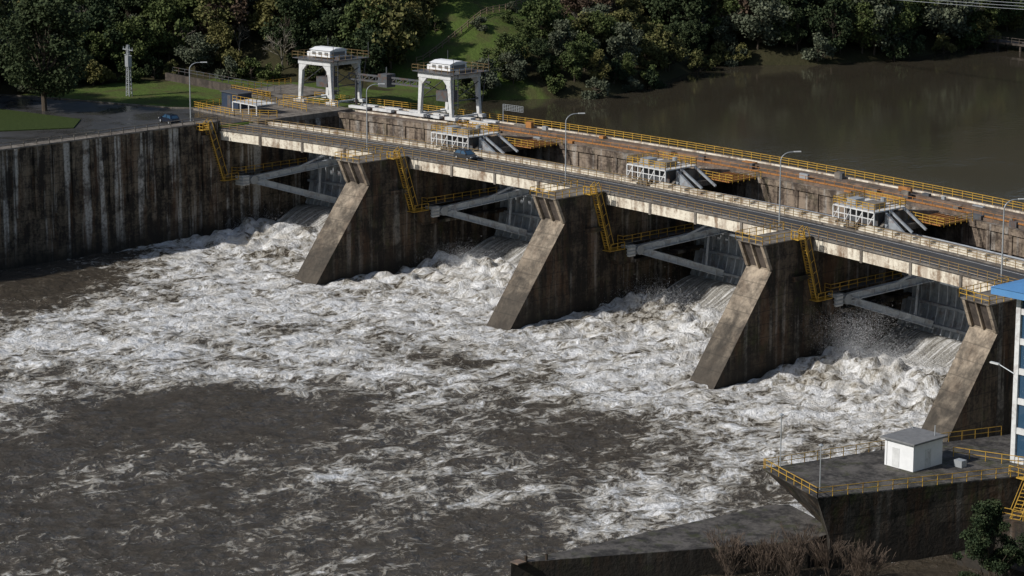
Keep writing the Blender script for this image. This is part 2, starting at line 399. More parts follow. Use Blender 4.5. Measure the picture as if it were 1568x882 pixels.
for i,px in enumerate(PX[1:-1]):
    e=empty('hoist_platform'); b=MB(True)
    x0,x1=px-5,px+3.2
    b.box(x0,x1,19.6,26.5,20.0,20.18,0)
    for j in range(8):
        xx=x0+(x1-x0)*j/7; b.beam((xx,19.7,18.0),(xx,19.7,20),.16,.16,0); b.beam((xx,23,18.0),(xx,23,20),.16,.16,0)
    b.beam((x0,19.7,19.1),(x1,19.7,19.1),.12,.12,0)
    for j in range(0,7,2):
        xa=x0+(x1-x0)*j/7; b.beam((xa,19.7,18.1),(xa+(x1-x0)/7,19.7,19.9),.1,.1,0)
    b.box(x0+1,x1-1,21.6,24.5,17.2,19.9,3)
    b.box(x0+1.5,x0+3.2,21,23,20.18,21.1,2); b.box(x0+4.2,x0+6.8,21.4,23.6,20.18,20.9,1); b.tube((x0+5.5,24.5,20.18),(x0+5.5,24.5,21.3),.4,.4,2,10)
    b.obj('platform_frame',[M['white'],M['deckc'],M['galv'],M['steeld']],e)
    b=MB(True)
    for p,q in (((x0,19.7),(x1,19.7)),((x1,19.7),(x1,26.4)),((x0,19.7),(x0,26.4)),((x0,26.4),(x1,26.4))):
        b.rail((*p,20.15),(*q,20.15),1.15,1.2,.085,(.4,.8,1.15))
    b.box(x1+.3,x1+6,27.5,33.5,18.1,18.25,1)
    for j in range(7): b.beam((x1+.5+j*.9,27.5,18.3),(x1+.5+j*.9,33.5,18.3),.14,.2,1)
    b.rail((x1,27.2,18.2),(x1+7,27.2,18.2),1.2,1.3,.08,(.4,.8,1.2)); b.rail((x1+7,27.2,18.2),(x1+7,33.5,18.2),1.2,1.3,.08,(.4,.8,1.2))
    b.box(x0-2,x0+.0,27,33,18.1,18.3,1)
    b.obj('platform_rail',[M['yellow'],M['orange']],e)
    b=MB(True)
    b.prism_x([(20.5,17.2),(33.9,17.2),(33.9,18.6),(27,19.6),(24,19.6)],x1-.6,x1,0)
    b.add([(x1,22,17.3),(x1+4.2,22,17.3),(x1,22,19.9),(x1,22.4,17.3),(x1+4.2,22.4,17.3),(x1,22.4,19.9)],[(0,1,2),(5,4,3),(0,3,4,1),(1,4,5,2),(2,5,3,0)],1)
    b.beam((x1+.1,23,20),(x1+4.6,23,17.6),.3,.3,1); b.beam((x1+.1,26,20),(x1+4.6,26,17.6),.3,.3,1)
    b.box(px-2.5,x1+1.5,24.8,33.9,17.1,17.9,0)
    b.obj('gusset_block',[M['deckc'],M['leafst']],e)
# radial gates
for k in range(5):
    e=empty('spillway_gate'); a,c=PX[k]+2.5,PX[k+1]-2.5
    ty,tz,R=13.3,8.9,14.6
    b=MB(True); N=14; a0,a1=math.radians(-25),math.radians(31)
    def arc(r,rev=False):
        it=range(N,-1,-1) if rev else range(N+1)
        return [(ty+r*math.cos(a0+(a1-a0)*i/N),tz+r*math.sin(a0+(a1-a0)*i/N)) for i in it]
    nseg=6
    for j in range(nseg): b.prism_x(arc(R)+arc(R+.25,True),a+.05+(c-a-.1)*j/nseg,a+.05+(c-a-.1)*(j+1)/nseg,0)
    nr=22
    for j in range(nr+1):
        x=a+.3+(c-a-.6)*j/nr
        b.prism_x(arc(R-.02)+arc(R-.7,True),x-.09,x+.09,1)
    for an in (-20,-8,6,20,29):
        y=ty+(R-.9)*math.cos(math.radians(an)); z=tz+(R-.9)*math.sin(math.radians(an))
        b.beam((a+.1,y,z),(c-.1,y,z),.5,.4,0,seg=True)
    b.obj('gate_leaf',[M['leafst'],M['steel']],e)
    b=MB(True)
    for sx,xf in ((1,a),(-1,c)):
        T=Vector((xf+sx*1.1,ty,tz)); ends=[]
        for an in (10,-20):
            E_=Vector((xf+sx*7.2,ty+(R-1.1)*math.cos(math.radians(an)),tz+(R-1.1)*math.sin(math.radians(an))))
            ends.append(E_)
            b.beam(T,E_,.2,1.0,0); b.beam(T+Vector((0,0,.5)),E_+Vector((0,0,.5)),.85,.12,0); b.beam(T-Vector((0,0,.5)),E_-Vector((0,0,.5)),.85,.12,0)
            for t_ in (.15,.3,.45,.6,.75,.9):
                c_=T.lerp(E_,t_); b.beam(c_-Vector((0,0,.5)),c_+Vector((0,0,.5)),.7,.08,0)
        b.beam(T.lerp(ends[0],.8),T.lerp(ends[1],.8),.25,.25,0)
        E2=Vector((xf+sx*8,ty+(R-1.)*math.cos(math.radians(20)),tz+(R-1.)*math.sin(math.radians(20))))
        b.beam(T.lerp(ends[0],.45),E2,.3,.3,0)
        b.tube((xf,ty,tz),(xf+sx*2.,ty,tz),.75,.75,1,14)
        b.box(min(xf,xf+sx*1.8),max(xf,xf+sx*1.8),ty-2.2,ty-.9,tz-.8,tz+.9,2)
        for q in range(3): b.box(min(xf,xf+sx*1.95),max(xf,xf+sx*1.95),ty-2.35,ty-.8,tz-.55+q*.55,tz-.4+q*.55,1)
    b.obj('gate_arms',[M['steel'],M['galv'],M['white']],e)
    b=MB(True)
    b.box(a+.02,a+1.3,ty-2.5,ty+12,tz+1.2,tz+1.32,1)
    b.rail((a+1.3,ty-3,tz+1.3),(a+1.3,ty+12,tz+1.3),1.1,1.8,.085); b.rail((a+1.3,ty-3,tz+1.3),(a+.1,ty-3,tz+1.3),1.1,1.2,.085)
    b.obj('gate_walkway',[M['yellow'],M['steeld']],e)
for px in PX[:-1]:
    b=MB(True); x=px+2.5
    for xx in (x+.25,x+1.15):
        b.beam((xx,4.4,19.6),(xx,7.6,9.4),.12,.18); b.beam((xx,5.3,20.2),(xx,8.5,10.2),.08,.08)
    for t in range(26):
        y=4.4+3.2*t/25; z=19.6-10.2*t/25; b.box(x+.25,x+1.15,y-.1,y+.2,z-.03,z+.03)
    for t in range(0,26,4):
        y=4.4+3.2*t/25; z=19.6-10.2*t/25
        for xx in (x+.25,x+1.15): b.beam((xx,y,z),(xx,y+.9,z+.6),.07,.07)
    b.box(x+.05,x+1.5,3.2,4.6,18.5,18.62); b.rail((x+1.5,3.2,18.6),(x+1.5,4.4,18.6),1.1,1,.08);b.rail((x,3.2,18.6),(x+1.5,3.2,18.6),1.1,1,.08)
    b.box(x+.05,x+1.6,7.2,10.3,9.35,9.45); b.rail((x+1.6,7.4,9.4),(x+1.6,10.3,9.4),1.1,1.2,.08)
    b.obj('access_ladder',[M['yellow']])
b=MB(True); b.rail((-84,7.95,18.2),(138,7.95,18.2),1.1,1.8,.08,(.35,.72,1.1)); b.obj('guard_railing',[M['bronze']])
b=MB(True); b.rail((-84,15.7,18.2),(138,15.7,18.2),1.1,1.8,.08,(.35,.72,1.1)); b.obj('guard_railing',[M['bronze']])
b=MB(True); b.rail((-98,45.5,18.05),(138,45.5,18.05),1.15,2,.085,(.4,.8,1.15)); b.obj('guard_railing',[M['yellow']])
b=MB(True); b.rail((-56,36.3,18.05),(138,36.3,18.05),1.1,2.,.07,(.55,1.1)); b.obj('guard_railing',[M['orange']])
for px in PX[1:-1]:
    b=MB(True); x0,x1=px-2.7,px+2.7; z=18.48
    b.rail((x0,-2.7,z),(x1,-2.7,z),1.1,1.3,.08);b.rail((x1,-2.7,z),(x1,3.1,z),1.1,1.3,.08);b.rail((x0,-2.7,z),(x0,7,z),1.1,1.3,.08)
    b.obj('guard_railing',[M['yellow']])
b=MB(True); rr=random.Random(11)
for i in range(46):
    x=rr.uniform(-50,125); y=rr.choice([38.8,41.8,42.8,35.]); w=rr.uniform(.4,2.6); b.box(x,x+w,y,y+rr.uniform(.4,1.),18.06,18.06+rr.uniform(.25,1.1),rr.choice([0,1,2,3]))
b.beam((-50,36.9,18.4),(130,36.9,18.4),.25,.25,3,seg=True)
b.obj('crest_equipment',[M['deckc'],M['steeld'],M['galv'],M['orange']],dam)
# ------------------------------------------------------------------ retaining wall
e=empty('retaining_wall'); b=MB()
b.box(-83.4,-80.9,-260,.9,-6,19.3,0); b.box(-83.4,-80.9,.9,42,-6,17.7,0)
b.box(-83.5,-80.75,-260,.95,19.3,19.5,1)
for i in range(44):
    y=.0-i*3.6; b.box(-80.9,-80.55,y-.28,y+.28,8,19.3,0)
b.box(-80.9,-80.2,-3.2,.6,-6,17.5,0)
b.obj('wall_body',[M['wall'],M['deckc']],e)
b=MB(); b.rail((-81.2,-258,19.5),(-81.2,.6,19.5),.95,2.4,.12,(.5,.95)); b.obj('wall_railing',[M['deckc']],e)
# ------------------------------------------------------------------ parking, roads
b=MB(); b.add([(-83.4,-160,18.33),(-83.4,16,18.33),(-92,18,18.33),(-104,7,18.33),(-116,2,18.33),(-132,-4,18.33),(-160,-22,18.33),(-160,-160,18.33)],[tuple(range(8))])
b.obj('parking_asphalt',[M['asph']])
g2=NT('verge_grass'); bb=g2.noise(g2.pos(),1.2,5,.7); g2.bump(bb,.8,.2); vg=g2.fin(g2.mix(bb,(.022,.034,.01),(.05,.07,.02)),.95,0,.1)
b=MB(); b.prism_z([(-97,-18),(-104,-12),(-122,-16),(-135,-30),(-128,-45),(-106,-36)],18.3,18.5); b.obj('grass_verge',[vg])
b=MB(); 
pts=[(-92,18.4),(-104,7.4),(-116,2.4),(-132,-3.6),(-160,-21.6)]
for p,q in zip(pts,pts[1:]): b.beam((*p,18.4),(*q,18.4),.3,.26)
b.obj('kerb',[M['deckc']])
b=MB(); b.beam((-134,27,18.9),(-102,27,18.9),.6,1.5,0); b.rail((-134,28.5,19.5),(-100,28.5,19.5),1.1,2,.09,m=1); b.obj('stone_wall',[M['stone'],M['steeld']])
e=empty('abutment_platform'); b=MB(); b.box(-100,-81,9,30,17.5,18.6,0); b.box(-112,-98.1,26,40,17.5,18.7,0)
b.obj('platform_slab',[M['deckc']],e)
b=MB()
for p,q in (((-100,9.2),(-88,9.2)),((-100,9.2),(-100,26)),((-88,9.2),(-82,14)),((-112,26.2),(-100,26.2)),((-112,26.2),(-112,40)),((-92,22),(-84,22)),((-96,26),(-84,29))): b.rail((*p,18.6),(*q,18.6),1.2,1.4,.08,(.4,.8,1.2))
b.obj('platform_rails',[M['yellow']],e)
b=MB(); b.box(-93,-86,12.5,17,20.2,20.35,0)
for x in (-93,-90.7,-88.3,-86): b.beam((x,12.6,18.6),(x,12.6,20.2),.2,.2)
b.rail((-93,12.6,20.3),(-86,12.6,20.3),1.1,1.2,.08,m=1); b.rail((-86,12.6,20.3),(-86,17,20.3),1.1,1.2,.08,m=1)
b.obj('hoist_stand',[M['white'],M['yellow']],e)
e=empty('equipment_shed'); b=MB(); b.box(-99,-94,14.5,17.5,18.6,21.2,0); b.obj('shed_body',[M['shed']],e,bevel=.05)
b=MB(); b.box(-99.2,-93.8,14.3,17.7,21.2,21.35,0); b.box(-97.2,-96.2,14.44,14.49,18.7,20.8,0); b.obj('shed_roof',[M['steeld']],e)
# ------------------------------------------------------------------ gantry cranes
def gantry(cx):
    e=empty('gantry_crane'); z0=18.3; H=8.6
    b=MB(True); x0,x1=cx-3.6,cx+3.6
    for y in (37.75,44.05):
        for sx,x in ((1,x0),(-1,x1)):
            prof=[(x-.3,z0+.9),(x+.3,z0+.9),(x+sx*.45+.42,z0+H-1.3),(x+sx*.45-.42,z0+H-1.3)]
            vs=[(px_,y-.28,pz) for px_,pz in prof]+[(px_,y+.28,pz) for px_,pz in prof]
            b.add(vs,BOXF,0)
            hp=[(x+sx*.75,z0+H-2.5),(x+sx*1.9,z0+H-1.25),(x+sx*.4,z0+H-1.25)]
            b.add([(q,y-.26,r) for q,r in hp]+[(q,y+.26,r) for q,r in hp],[(0,1,2),(5,4,3),(0,3,4,1),(1,4,5,2),(2,5,3,0)],0)
            b.box(x-1.2,x+1.2,y-.45,y+.45,z0+.35,z0+.9,0)
        b.box(x0-.1,x1+.1,y-.36,y+.36,z0+H-1.3,z0+H-.3,0)
    for x in (x0,x1):
        b.box(x-.28,x+.28,38.2,43.6,z0+H-1.2,z0+H-.4,0)
        b.beam((x,37.9,z0+.8),(x,43.9,z0+.8),.25,.3,0)
        b.beam((x,38,z0+3.6),(x,43.9,z0+3.6),.2,.2,1)
        b.beam((x,38,z0+3.6),(x,43.9,z0+H-2),.14,.14,1); b.beam((x,43.9,z0+3.6),(x,38,z0+H-2),.14,.14,1)
    b.box(x0-.8,x1+1.4,36.8,45,z0+H-.3,z0+H-.18,1)
    b.obj('portal_frame',[M['white'],M['steeld']],e,bevel=.04)
    b=MB(True)
    for y in (37.75,44.05):
        for x in (x0,x1):
            for d in (-.75,.75): b.tube((x+d,y-.18,z0+.3),(x+d,y+.18,z0+.3),.32,.32,0,12)
    b.box(cx-1.2,cx+1.3,39,41.5,z0+3.2,z0+5.0,0); b.beam((cx,40,z0+5),(cx,40,z0+H),.15,.15,0); b.beam((cx+1,41,z0+5),(cx+1,41,z0+H),.15,.15,0)
    for k in range(4): b.box(x0-.2,x0+.9,44.5,46,z0+1.5+k*1.7,z0+1.6+k*1.7,0)
    b.beam((x0,44.8,z0),(x0+.6,45.4,z0+H),.12,.12,0); b.beam((x1-.3,44.7,z0+1),(x1+1,44.7,z0+H),.12,.12,0)
    b.beam((x1+1.2,37,z0+H-.3),(x1+1.2,37,z0+2.5),.1,.1,0);b.beam((x1+1.2,38,z0+H-.3),(x1+1.2,38,z0+2.5),.1,.1,0)
    for k in range(14): b.beam((x1+1.2,37,z0+2.5+k*.4),(x1+1.2,38,z0+2.5+k*.4),.06,.06,0)
    b.tube((cx+3.6,39,z0+H-.1),(cx+3.6,42.5,z0+H-.1),.5,.5,0,12)
    for p in ((x1+1.3,36.9),(x1+1.3,44.9),(x0-.7,44.9)): b.beam((*p,z0+H-.2),(*p,z0+H+2.6),.07,.07)
    b.obj('wheels_and_hoist',[M['steeld']],e)
    b=MB(True); hz=z0+H-.18
    b.box(cx-2.0,cx+2.4,38.6,42.4,hz+.25,hz+1.45,0)
    b.add([(cx-2.2,38.4,hz+1.45),(cx+2.6,38.4,hz+1.45),(cx+2.6,42.6,hz+1.45),(cx-2.2,42.6,hz+1.45),(cx-2.2,39.8,hz+1.85),(cx+2.6,39.8,hz+1.85),(cx+2.6,41.2,hz+1.85),(cx-2.2,41.2,hz+1.85)],[(0,1,2,3),(4,7,6,5),(0,4,5,1),(1,5,6,2),(2,6,7,3),(3,7,4,0)],0)
    for k in range(3): b.box(cx-1.6+k*1.4,cx-.8+k*1.4,38.55,38.6,hz+.6,hz+1.15,1)
    b.box(cx+2.4,cx+2.45,39,42,hz+.5,hz+1.2,1)
    b.box(cx-3.6,cx-2.3,39.4,41.4,hz+.02,hz+.9,0)
    b.obj('machinery_house',[M['whiteclean'],M['roofg']],e,bevel=.05)
    b=MB(True)
    X0,X1=x0-.8,x1+1.4
    for p,q in (((X0,36.8),(X1,36.8)),((X1,36.8),(X1,45)),((X1,45),(X0,45)),((X0,45),(X0,36.8))): b.rail((*p,hz),(*q,hz),1.1,1.4,.06,(.55,1.1))
    b.obj('crane_railing',[M['bronze']],e)
gantry(-89.9); gantry(-62.6)
e=empty('lifting_beam'); b=MB(True)
for z in (23.2,24.2): b.beam((-85.6,41,z),(-67,41,z),.3,.3,seg=True)
for i in range(12):
    x=-85.6+18.6*i/12; b.beam((x,41,23.2),(x+1.55,41,24.2),.14,.14); b.beam((x,41,23.2),(x,41,24.2),.14,.14)
b.box(-78,-76,40,42,22.5,24.8); b.beam((-77,41,24),(-77,41,26),.15)
for x in (-84,-69): b.beam((x,41,18.1),(x,41,23.2),.3)
b.obj('beam_truss',[M['steeld']],e)
b=MB(True)
for x in np.arange(-84,-52,5.5):
    b.box(x,x+4.2,39.2,40,18.3,18.75,0); b.box(x,x+3.2,42,43,18.3,18.6,0)
b.obj('crane_rail_blocks',[M['white']],dam)
e=empty('lattice_sign'); b=MB(True); b.tube((-54,44.5,18),(-54,44.5,21.3),.08,.08)
for k in range(5): b.beam((-54,44.5,20.3+k*.25),(-49.5,44.5,20.3+k*.25),.05,.05)
for k in range(10): b.beam((-54+k*.5,44.5,20.3),(-54+k*.5,44.5,21.3),.05,.05)
b.obj('sign_grid',[M['galv']],e)
# ------------------------------------------------------------------ street lamps
def lamp(x,y,z,h,dirv,name='street_lamp'):
    e=empty(name); b=MB(); d=Vector((*dirv,0)).normalized()
    b.tube((x,y,z),(x,y,z+.5),.2,.18,0,10); b.tube((x,y,z+.5),(x,y,z+h-1.2),.12,.08,0,10)
    pr=Vector((x,y,z+h-1.2))
    for k in range(1,9):
        t=k/8*math.pi/2; c=Vector((x,y,z+h-1.2))+d*(1-math.cos(t))*1.5+Vector((0,0,math.sin(t)*1.2))
        b.tube(pr,c,.07,.065,0,8); pr=c
    q=pr+d*.5; b.tube(pr,q,.065,.065,0,8)
    b.obj('pole',[M['galv']],e)
    b=MB(); s=Vector((-d.y,d.x,0))*.2; r=q+d*1.1
    vs=[q-s*.6+Vector((0,0,-.06)),q+s*.6+Vector((0,0,-.06)),r+s+Vector((0,0,-.08)),r-s+Vector((0,0,-.08)),q-s*.5+Vector((0,0,.1)),q+s*.5+Vector((0,0,.1)),r+s*.6+Vector((0,0,.06)),r-s*.6+Vector((0,0,.06))]
    b.add([tuple(v) for v in vs],BOXF)
    b.obj('lamp_head',[M['lens']],e,bevel=.03)
for x,ly in ((-48,8.6),(-4,8.6),(41,8.6),(84,8.6)): lamp(x,ly+bendy(x),18.0,10.8,(.35,.9))
lamp(-86.4,-1.2,18.3,10.8,(.35,.9))
# ------------------------------------------------------------------ cars
def car(name,x,y,z,ang,mat):
    e=empty(name); b=MB()
    prof=[(-2.1,.3,.82),(-2.15,.62,.84),(-2.05,.92,.8),(-1.1,1.0,.82),(.75,.96,.84),(1.75,.84,.8),(2.12,.66,.76),(2.15,.32,.76)]
    n=len(prof); vs=[(p[0],-p[2],p[1]) for p in prof]+[(p[0],p[2],p[1]) for p in prof]
    b.add(vs,[(i,(i+1)%n,n+(i+1)%n,n+i) for i in range(n)]+[tuple(range(n-1,-1,-1)),tuple(range(n,2*n))])
    b.obj('body',[mat],e,bevel=.07)
    b=MB()
    b.add([(-1.95,-.78,.94),(1.15,-.78,.93),(1.15,.78,.93),(-1.95,.78,.94),(-1.5,-.6,1.43),(.3,-.6,1.45),(.3,.6,1.45),(-1.5,.6,1.43)],BOXF)
    b.obj('windows',[M['glass']],e,bevel=.05)
    b=MB(); b.add([(-1.55,-.63,1.43),(.35,-.63,1.45),(.35,.63,1.45),(-1.55,.63,1.43),(-1.4,-.5,1.5),(.2,-.5,1.52),(.2,.5,1.52),(-1.4,.5,1.5)],BOXF)
    for s in (-1,1):
        for (p,q) in (((-1.95,.8*s,.95),(-1.5,.62*s,1.44)),((1.15,.8*s,.94),(.32,.62*s,1.45)),((-.45,.79*s,.96),(-.45,.62*s,1.44))): b.beam(p,q,.09,.09)
        b.box(.85,1.05,s*.86-.1,s*.86+.1,.93,1.07)
    b.obj('roof',[mat],e)
    b=MB()
    for xx in (-1.35,1.35):
        for s in (-1,1): b.tube((xx,s*.66,.32),(xx,s*.87,.32),.33,.33,0,16); b.tube((xx,s*.86,.32),(xx,s*.885,.32),.2,.18,1,12)
    b.obj('wheels',[M['tyre'],M['galv']],e)
    b=MB()
    for s in (-.6,.6): b.box(2.02,2.14,s-.16,s+.16,.6,.74)
    b.obj('headlights',[M['lens']],e)
    e.location=(x,y,z); e.rotation_euler=(0,0,ang); e.scale=(1.05,1.05,1.05)
car('parked_car',-91,-2.5,18.35,math.radians(175),M['car'])
car('car',-30.5,13.0+bendy(-30.5),18.03,math.radians(-3),M['car2'])
# ------------------------------------------------------------------ utility pole
e=empty('utility_pole'); b=MB(); X,Y,Zb=-121.8,10.2,18.2
for dx,dy in ((-.5,-.3),(.5,-.3),(.5,.3),(-.5,.3)): b.beam((X+dx,Y+dy,Zb),(X+dx*.4,Y+dy*.4,Zb+9.5),.14,.14)
for k in range(12):
    z=Zb+k*.79; f_=1-.6*k/12
    for s in (-.3,.3): b.beam((X-.5*f_,Y+s*f_,z),(X+.5*f_,Y+s*f_,z+.79),.08,.08); b.beam((X-.5*f_,Y+s*f_,z),(X+.5*f_,Y+s*f_,z),.08,.08)
b.box(X-.5,X+.5,Y-.4,Y+.4,Zb+5.5,Zb+7.5); b.beam((X-1.6,Y,Zb+8.6),(X+1.6,Y,Zb+8.6),.15,.15); b.beam((X-1.2,Y,Zb+7.6),(X+1.2,Y,Zb+7.6),.12,.12)
for s in (-1.4,-.6,.6,1.4): b.tube((X+s,Y,Zb+8.6),(X+s,Y,Zb+9.1),.08,.05)
b.obj('lattice_mast',[M['galv']],e)
# ------------------------------------------------------------------ foreground platform
e=empty('powerhouse_platform'); b=MB()
top=[(98,-55.3),(109.4,-59.2),(119,-36),(128,-10),(113,-10),(107,-25),(101.8,-40)]
bot=[(105.5,-54),(109.8,-57.5),(119.2,-36),(128,-10),(113,-10),(108.5,-25),(105.5,-40)]
b.prism_z(top,3.2,8.0,0,bot); b.prism_z(bot,-6,3.2,0)
b.prism_z(top,8.0,8.12,1,top)
b.obj('platform_body',[M['dark'],M['plat']],e)
b=MB()
for p,q in zip(top,top[1:3]): b.rail((*p,8.12),(*q,8.12),1.15,1.8,.07,(.55,1.1))
b.rail((98.1,-55.2,8.12),(101.9,-40,8.12),1.1,1.8,.07);b.rail((101.9,-40,8.12),(107.1,-25,8.12),1.1,1.8,.07); b.rail((109,-36,8.12),(118,-33,8.12),1.1,1.8,.07)
b.obj('platform_railing',[M['yellow']],e)
b=MB(); t=[(92.5,-88),(108.3,-59.3),(108,-54),(98,-51),(96.5,-53)]
b.prism_z(t,-6,3.0,0); b.prism_z(t,3.0,3.06,1)
b.box(92.4,93.6,-88,-86.8,3.06,3.2,2)
for x,y in ((93.2,-86.5),(94.2,-84.5),): b.tube((x,y,3),(x,y,3.7),.15,.15,0)
b.obj('training_wall',[M['dark'],M['plat'],M['rustf']])
e=empty('white_cabin'); b=MB(); b.box(105.9,110.0,-44.2,-39.2,8.12,11.2,0)
b.box(106.2,106.25,-44.23,-44.2,8.2,11,1)
b.obj('cabin_walls',[M['whiteclean'],M['roofg']],e,bevel=.04)
b=MB(); b.box(105.5,110.4,-44.6,-38.8,11.2,11.42,0); b.obj('cabin_roof',[M['roofg']],e,bevel=.04)
b=MB(); b.box(107,108,-44.235,-44.205,8.25,10.4,0)
b.box(110.0,110.03,-42.2,-41.2,8.2,10.3,0)
b.obj('cabin_door',[M['white']],e)
b=MB(); b.beam((109.5,-40,11.4),(109.5,-40,12.6),.08); b.beam((106,-39.5,11.4),(105,-39.5,12.3),.06)
b.obj('cabin_mast',[M['galv']],e)
def smalllamp(x,y,z,h):
    e=empty('lamp_post'); b=MB(); b.tube((x,y,z),(x,y,z+h),.07,.06,0,8); b.tube((x,y,z+h),(x,y,z+h+.15),.3,.12,0,10); b.tube((x,y,z+h-.15),(x,y,z+h),.16,.2,1,10); b.obj('post',[M['galv'],M['lens']],e)
smalllamp(98.8,-53.5,8.1,6); smalllamp(107.6,-56.8,8.1,5.0)
b=MB(); b.box(111.5,112.6,-39,-38.1,8.12,8.9,0); b.obj('equipment_box',[M['galv']])
e=empty('control_building'); b=MB(); X0,X1,Y0,Y1=114.6,138,-33,-12; ZT=27.3
b.box(X0+.3,X1-.3,Y0+.3,Y1,8.1,ZT,1)
for k in range(8):
    x=X0+(X1-X0-.6)*k/7; b.box(x,x+.6,Y0,Y0+.6,8.1,ZT,0)
for k in range(6):
    z=8.1+k*3.4; b.box(X0+.05,X1-.05,Y0+.1,Y0+.28,z,z+.7,0); b.box(X1-.28,X1-.1,Y0+.05,Y1,z,z+.7,0); b.box(X0+.1,X0+.28,Y0+.7,Y1,z,z+.7,0)
b.obj('walls_and_windows',[M['white'],M['glass']],e)
b=MB(); b.box(X0-2.1,X1+1.9,Y0-1.9,Y1+1.9,ZT,ZT+.8,0)
b.add([(X0-2.2,Y0-2,ZT+.8),(X1+2,Y0-2,ZT+.8),(X1+2,Y1+2,ZT+.8),(X0-2.2,Y1+2,ZT+.8),(X0+6,(Y0+Y1)/2,ZT+2.1),(X1-6,(Y0+Y1)/2,ZT+2.1)],[(0,1,5,4),(1,2,5),(2,3,4,5),(3,0,4)],0)
b.obj('roof',[M['blue']],e)
b=MB(); b.tube((X0+.1,-33,18.3),(X0-1.9,-33.3,19.1),.07,.06); b.beam((X0-1.8,-33.3,19.08),(X0-2.9,-33.45,19.15),.34,.16,1); b.obj('wall_lamp',[M['galv'],M['lens']],e)
e=empty('access_stairs'); b=MB()
p=Vector((119.6,-36.5,8)); q=Vector((121.2,-41.2,4.8))
for d in (0,1.1):
    o=Vector((d,.3*d,0)); b.beam(p+o,q+o,.08,.18); b.beam(p+o+Vector((0,0,1)),q+o+Vector((0,0,1)),.06,.06)
for t_ in range(12):
    c=p.lerp(q,t_/11); b.beam(c,c+Vector((1.1,.33,0)),.22,.04)
b.box(117.5,124,-37,-34,7.9,8.05); b.rail((117.6,-37,8.05),(124,-37,8.05),1.1,1.2,.07); b.rail((120.2,-41.5,4.8),(128,-40,4.8),1.1,1.4,.07)
b.obj('stair_flights',[M['yellow']],e)
b=MB(); b.box(120,130,-42,-37.2,-4,4.8); b.box(118,130,-46,-42,-4,1.2); b.obj('stair_base',[M['dark']],e)
# ------------------------------------------------------------------ vegetation
def leaves(points,size,rng,up=.3):
    n=len(points)
    nrm=rng.normal(size=(n,3)); nrm[:,2]=abs(nrm[:,2])+up; nrm/=np.linalg.norm(nrm,axis=1)[:,None]
    t=rng.normal(size=(n,3)); a=np.cross(nrm,t); a/=np.linalg.norm(a,axis=1)[:,None]; b=np.cross(nrm,a)
    s=(size*rng.uniform(.55,1.35,n))[:,None]; P=np.array(points)
    c=np.stack([P-a*s*.5-b*s*.3,P+a*s*.35-b*s*.5,P+a*s*.5+b*s*.35,P-a*s*.3+b*s*.5],1)
    return c.reshape(-1,3)
def tree_mesh(name,h,cr,base,nl,nleaf,leaf,seed,mats,squash=.8,trunk_r=.2,lr=(.16,.38)):
    rng=np.random.default_rng(seed); b=MB(); rnd=random.Random(seed)
    pts=[Vector((0,0,-.5))]
    for k in range(1,6): pts.append(Vector((rnd.uniform(-.04,.04)*h*k/5,rnd.uniform(-.04,.04)*h*k/5,h*.82*k/5)))
    for k in range(5): b.tube(pts[k],pts[k+1],trunk_r*(1-k*.18),trunk_r*(1-(k+1)*.18),0,7,False)
    lob=[]
    for i in range(nl):
        zf=rng.uniform(0,1); z=base+(h-base)*(.1+.88*zf)
        rr=cr*(math.sin(math.pi*min(1,.15+.8*zf))**.7)
        a=rng.uniform(0,2*math.pi); rad=rr*rng.uniform(.25,1.05)
        c=Vector((rad*math.cos(a),rad*math.sin(a),z)); r=cr*rng.uniform(*lr)
        lob.append((c,r)); k=min(4,max(1,int(z/h*4))); st=pts[k]
        mid=st.lerp(c,.5)+Vector((0,0,-.05*h)); b.tube(st,mid,trunk_r*.35,trunk_r*.22,0,5,False); b.tube(mid,c,trunk_r*.22,trunk_r*.07,0,5,False)
    P=[]; vol=sum(r*r for _,r in lob)
    for c,r in lob:
        k=int(nleaf*r*r/vol); d=rng.normal(size=(k,3)); d/=np.linalg.norm(d,axis=1)[:,None]
        rad=r*rng.uniform(.2,1.45,k)**.75; q=d*rad[:,None]; q[:,2]*=squash; P.append(q+np.array(c))
    P=np.concatenate(P); cs=leaves(P,leaf,rng); nb=len(b.v); n=len(P)
    b.v+= [tuple(v) for v in cs.tolist()]
    b.f+=[(nb+4*i,nb+4*i+1,nb+4*i+2,nb+4*i+3) for i in range(n)]; b.m+=[1]*n
    me=bpy.data.meshes.new(name); me.from_pydata(b.v,[],b.f)
    for mt in mats: me.materials.append(mt)
    me.polygons.foreach_set("material_index",b.m); return me
def bare_mesh(name,h,seed,mat,r0=.16,depth=5,spread=.55,stems=1):
    rnd=random.Random(seed); b=MB()
    def grow(p,d,L_,r,k):
        q=p+d*L_; b.tube(p,q,r,r*.7,0,5 if k>2 else 3,False)
        if k==0: return
        for _ in range(3 if k>1 else 2):
            nd=(d+Vector((rnd.gauss(0,spread),rnd.gauss(0,spread),rnd.gauss(.12,spread*.6)))).normalized()
            grow(p.lerp(q,rnd.uniform(.6,1)),nd,L_*rnd.uniform(.6,.85),max(r*.62,.022),k-1)
    for s_ in range(stems):
        p0=Vector((rnd.gauss(0,.9),rnd.gauss(0,.9),-.3)) if stems>1 else Vector((0,0,-.4))
        grow(p0,Vector((rnd.gauss(0,.15),rnd.gauss(0,.15),1)).normalized(),h*.3,r0,depth)
    me=bpy.data.meshes.new(name); me.from_pydata(b.v,[],b.f); me.materials.append(mat); return me
protos={}
